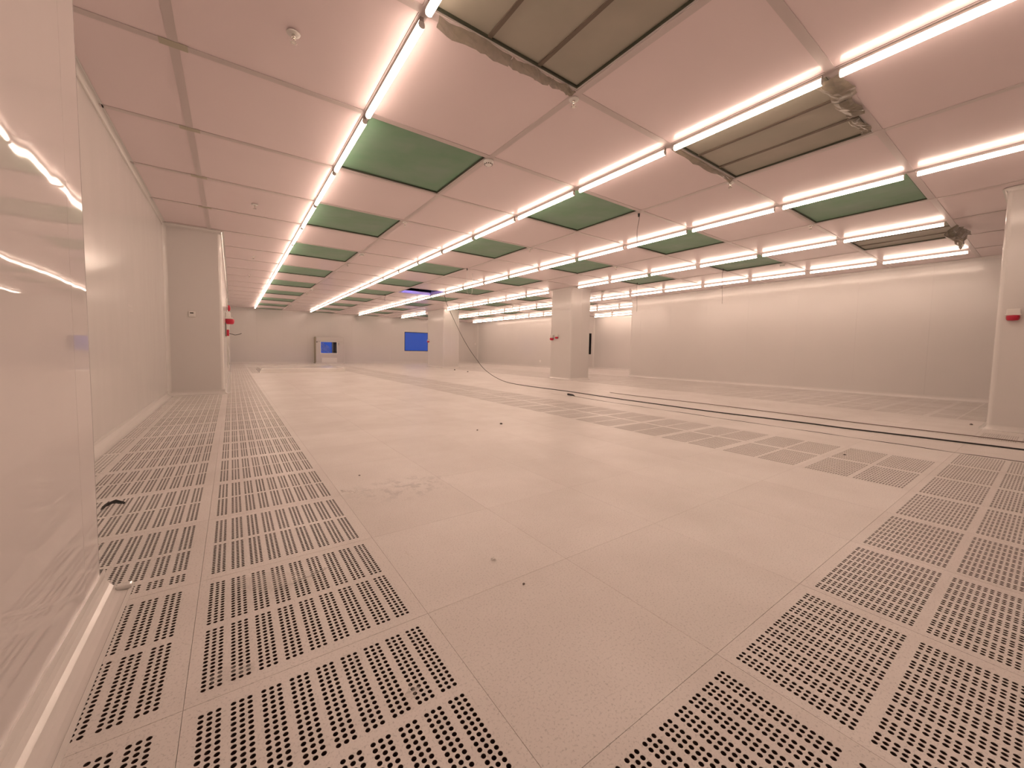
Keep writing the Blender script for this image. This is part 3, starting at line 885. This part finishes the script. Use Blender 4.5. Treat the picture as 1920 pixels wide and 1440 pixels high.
# ================================================================== THINGS ON THE FLOOR
pts = [(6.336, 12.96, H - .006), (6.316, 12.713, 2.497), (6.264, 12.109, 1.948), (6.2, 11.369, 1.324), (6.146, 10.735, .872), (6.105, 10.266, .598),
       (6.068, 9.826, .356), (6.029, 9.383, .205), (5.991, 8.938, .10), (5.946, 8.409, .03), (5.91, 7.75, .009), (5.88, 7.1, .009), (5.88, 5.97, .009), (5.79, 4.86, .009),
       (5.76, 3.72, .009), (5.76, 2.85, .009), (5.86, 1.87, .009), (5.86, 1.43, .009), (5.92, .91, .009), (5.96, .54, .009), (6.0, .15, .009), (6.02, -.55, .009)]
def smooth_path(P, n=5):
    P = [Vector(p) for p in P]; out = []
    for k in range(len(P) - 1):
        a, b_, c_, d_ = P[max(k - 1, 0)], P[k], P[k + 1], P[min(k + 2, len(P) - 1)]
        for q in range(n):
            s_ = q / n
            out.append(.5 * ((2 * b_) + (c_ - a) * s_ + (2 * a - 5 * b_ + 4 * c_ - d_) * s_ ** 2 + (3 * b_ - a - 3 * c_ + d_) * s_ ** 3))
    return out + [P[-1]]
tag(MB().tube(smooth_path(pts), .0075, 8).build('power_cable', 'cable_black'), 'black cable hanging from the ceiling and running across the floor', 'cable')
t_ = thing('joint_gap_cord', (5.38, 5.5, 0), 'thin black cord with a plug shape, standing in for the dark open floor joint', 'cable')  # cord and plug stand in for the dark open gaps of the joint
P2 = [(5.36, 5.35, .006), (5.33, 5.1, .004), (5.305, 4.7, .003), (5.2915, 4.3, -.001), (5.2905, 3.9, .002), (5.291, 3.4, -.001), (5.29, 3.0, .003), (5.2905, 2.6, -.001), (5.2905, 2.24, .002), (5.291, 1.8, -.001), (5.2915, 1.5, .003), (5.291, 1.19, -.001), (5.2905, .8, .004), (5.2905, .5, -.001), (5.293, .3, .004), (5.29, -.4, .003)]
MB().tube([(p.x - 5.38, p.y - 5.5, p.z) for p in smooth_path(P2, 4)], .0026, 6).build('cord', 'cable_black', t_)
MB().cyl((0, .02, .022), (-.005, -.12, .020), .020, .016, n=12).cyl((-.005, -.12, .020), (-.02, -.19, .008), .016, .006, n=12).build('plug', 'dark_plastic', t_)
for q in (-.009, .009): MB().cyl((q, .02, .022), (q, .045, .022), .003, n=6).build('pin', 'steel', t_)

tag(MB().tube(smooth_path([(6.56, 5.6, .006), (6.54, 4.47, .006), (6.60, 3.4, .006), (6.55, 2.07, .006), (6.53, 1.39, .006), (6.56, .92, .006), (6.58, .52, .006), (6.59, .17, .006), (6.60, -.5, .006)], 4), .0052, 6)
    .build('floor_cable', 'cable_brown'), 'thin brown cable running along the floor beyond the black one', 'cable')
# film-wrapped low slab far back on the left
t_ = thing('wrapped_slab', (.74, 15.02, 0), 'low film-wrapped slab on the floor far back at left', 'slab')
MB().bbox(0.03, 2.58, .03, 2.18, 0.002, .115, .02).build('slab', 'device_white', t_)
fb = MB()
prof = [(-.02, 0), (0, .06), (.02, .12), (.07, .142)]
n = 14
vs, fs = [], []
for k, (o, z) in enumerate(prof):
    ring = [(o, o), (2.62 - o, o), (2.62 - o, 2.22 - o), (o, 2.22 - o)]
    vs += [(x + random.uniform(-.006, .006), y + random.uniform(-.006, .006), max(z + random.uniform(-.004, .004), .001)) for x, y in ring]
for k in range(len(prof) - 1):
    for q in range(4): fs.append((k * 4 + q, k * 4 + (q + 1) % 4, (k + 1) * 4 + (q + 1) % 4, (k + 1) * 4 + q))
fs.append(tuple((len(prof) - 1) * 4 + q for q in range(4)))
fb.add(vs, fs).build('film_wrap', 'film_sheen', t_)

def scrap(name, x, y, rz, fn, nx_, ny_, amp, seed, material, label, cat='film'):
    o = crumple(nx_, ny_, fn, amp, seed)
    zmin = min(v[2] for v in o.v)
    o.v = [(a, b_, c_ - zmin + .0008) for a, b_, c_ in o.v]
    return tag(o.build(name, material, None, (x, y, 0), (0, 0, rz)), label, cat)
scrap('film_strip', .02, 1.62, -.35, lambda u, v: (.27 * u, -.07 * v - .02 * math.sin(4 * u), .014 * math.sin(5 * u + 3 * v)), 16, 5, .006, 11, 'film_clear', 'crumpled clear film strip across the perforated tiles at left')
scrap('film_strip', -.06, 1.17, .05, lambda u, v: (.09 * u, -.035 * v, .008 * math.sin(5 * u)), 10, 4, .003, 12, 'film_clear', 'short piece of clear film on a tile joint near the bottom left')
scrap('film_scrap', .335, .815, .9, lambda u, v: (.05 * u, .035 * v, .012 * math.sin(4 * u + 2 * v)), 6, 5, .005, 13, 'film_clear', 'small twisted film scrap on the nearest perforated tiles')
scrap('film_scrap', .49, 2.28, .2, lambda u, v: (.10 * u, .03 * v, .012 * math.sin(5 * u + 2 * v)), 8, 4, .006, 14, 'film_clear', 'shiny clear film scrap beside the dusty floor patch')
scrap('plastic_strip', -.56, 2.74, .05, lambda u, v: (.085 * u, .03 * v * (1 - u * .6) - .01 * math.cos(3 * u), .020 * math.sin(3 * u) + .012 * v), 8, 3, .003, 15, 'dark_plastic', 'dark curled plastic strip on the perforated tiles by the left wall', 'strip')
scrap('paper_sheet', 6.12, 5.2, .5, lambda u, v: (.9 * u, .42 * v, .075 * max(0, 1 - abs(u - .6) / .4) * v), 12, 5, .002, 16, 'device_white', 'pale folded sheet rising to a peak on the floor beyond the cable', 'sheet')
scrap('debris_chip', .83, 1.25, 0, lambda u, v: (.022 * u, .012 * v, .006 * math.sin(3 * u)), 4, 3, .002, 17, 'white_plastic', 'curled pale chip on the plain tiles in the foreground', 'debris')
chips = [(.67, 2.61, .007, 'tiny dark speck left of the dusty floor patch'), (2.52, 3.66, .020, 'dark chip on the plain tiles in mid floor'), (2.10, 3.49, .012, 'smaller chip left of the dark chip in mid floor'),
         (.84, 1.06, .006, 'tiny dark speck near the bottom middle of the floor'), (7.9, 15.1, .05, 'dark crumb on the floor in front of the farthest column'), (7.7, 13.6, .04, 'second crumb right of the one before the farthest column'),
         (7.75, .62, .025, 'dark knob on the floor beside the near right column'), (4.28, 1.02, .012, 'small dark sliver on the middle perforated strip')]
for k, (x, y, r, lab) in enumerate(chips):
    b = MB(); rnd = random.Random(40 + k)
    prof = [(0, 0), (r * .8, 0), (r, r * .25), (r * .6, r * .6), (0, r * .7)]
    b.lathe(prof, 7)
    b.v = [(a * rnd.uniform(.7, 1.2), c * rnd.uniform(.5, .9), z) for a, c, z in b.v]
    tag(b.build('debris_chip', 'wire_grey', None, (x, y, .0006), (0, 0, rnd.uniform(0, 3))), lab, 'debris', 'crumbs on the floor')

# ---------------------------------------------------------------- torn film hanging off the wrapped filters
x0, y0 = gx(0), gy(-1)
for k, (u0, u1, dp, sd) in enumerate(((.08, .62, .055, 21), (.62, .98, .04, 22), (.98, 1.22, .018, 23))):
    o = crumple(14, 4, lambda u, v: (x0 + u0 + (u1 - u0) * u, y0 - .03 + .05 * v + .012 * math.sin(9 * u), H - .006 - dp * v * (.55 + .45 * math.sin(math.pi * (.15 + .8 * u)))), .004, sd)
    tag(o.build('torn_film', 'film_grey'), ('long', 'middle', 'short')[k] + ' flap of torn film along the end of the topmost wrapped filter', 'film')
x0, y0 = gx(2), gy(-2)
for k, (u0, u1, dp, sd) in enumerate(((.04, .40, .045, 24), (.42, .78, .03, 25), (.80, 1.18, .03, 26))):
    o = crumple(10, 6, lambda u, v: (x0 + u0 + (u1 - u0) * u, y0 + .10 - (.15 - .04 * k) * v + .012 * math.sin(7 * u), H - .008 - dp * math.sin(math.pi * min(1, v * .8 + .1)) * (.5 + .5 * math.sin(3 * u + k))), .004, sd)
    o.v = [(a, b_, min(c_, H - .005)) for a, b_, c_ in o.v]
    tag(o.build('torn_film', 'film_grey'), ('left', 'middle', 'right')[k] + ' fold of torn film at the near end of the upper right wrapped filter', 'film')
o = crumple(12, 4, lambda u, v: (gx(2) + .05 + 1.15 * u, gy(-1) - .03 + .04 * v, H - .006 - .035 * v * (.4 + .6 * abs(math.sin(4 * u)))), .006, 27)
o.v = [(a, b_, min(c_, H - .005)) for a, b_, c_ in o.v]
tag(o.build('torn_film', 'film_grey'), 'dark ragged film edge at the far end of the upper right wrapped filter', 'film')
x0, y0 = gx(6), gy(-2)
o = crumple(10, 10, lambda u, v: (x0 + .35 + .55 * u, y0 - .02 - .12 * u * (1 - v) + .12 * math.sin(4 * v) * (1 - u), H - .01 - .30 * v * (1 - .35 * abs(u - .6))), .022, 28)
o.v = [(a, b_, min(c_, H - .005)) for a, b_, c_ in o.v]
tag(o.build('film_bundle', 'film_grey'), 'bunched grey film hanging below the ceiling near the right column', 'film')
print('perforated', nperf, 'solid', len(solids), 'objects', len(bpy.data.objects))
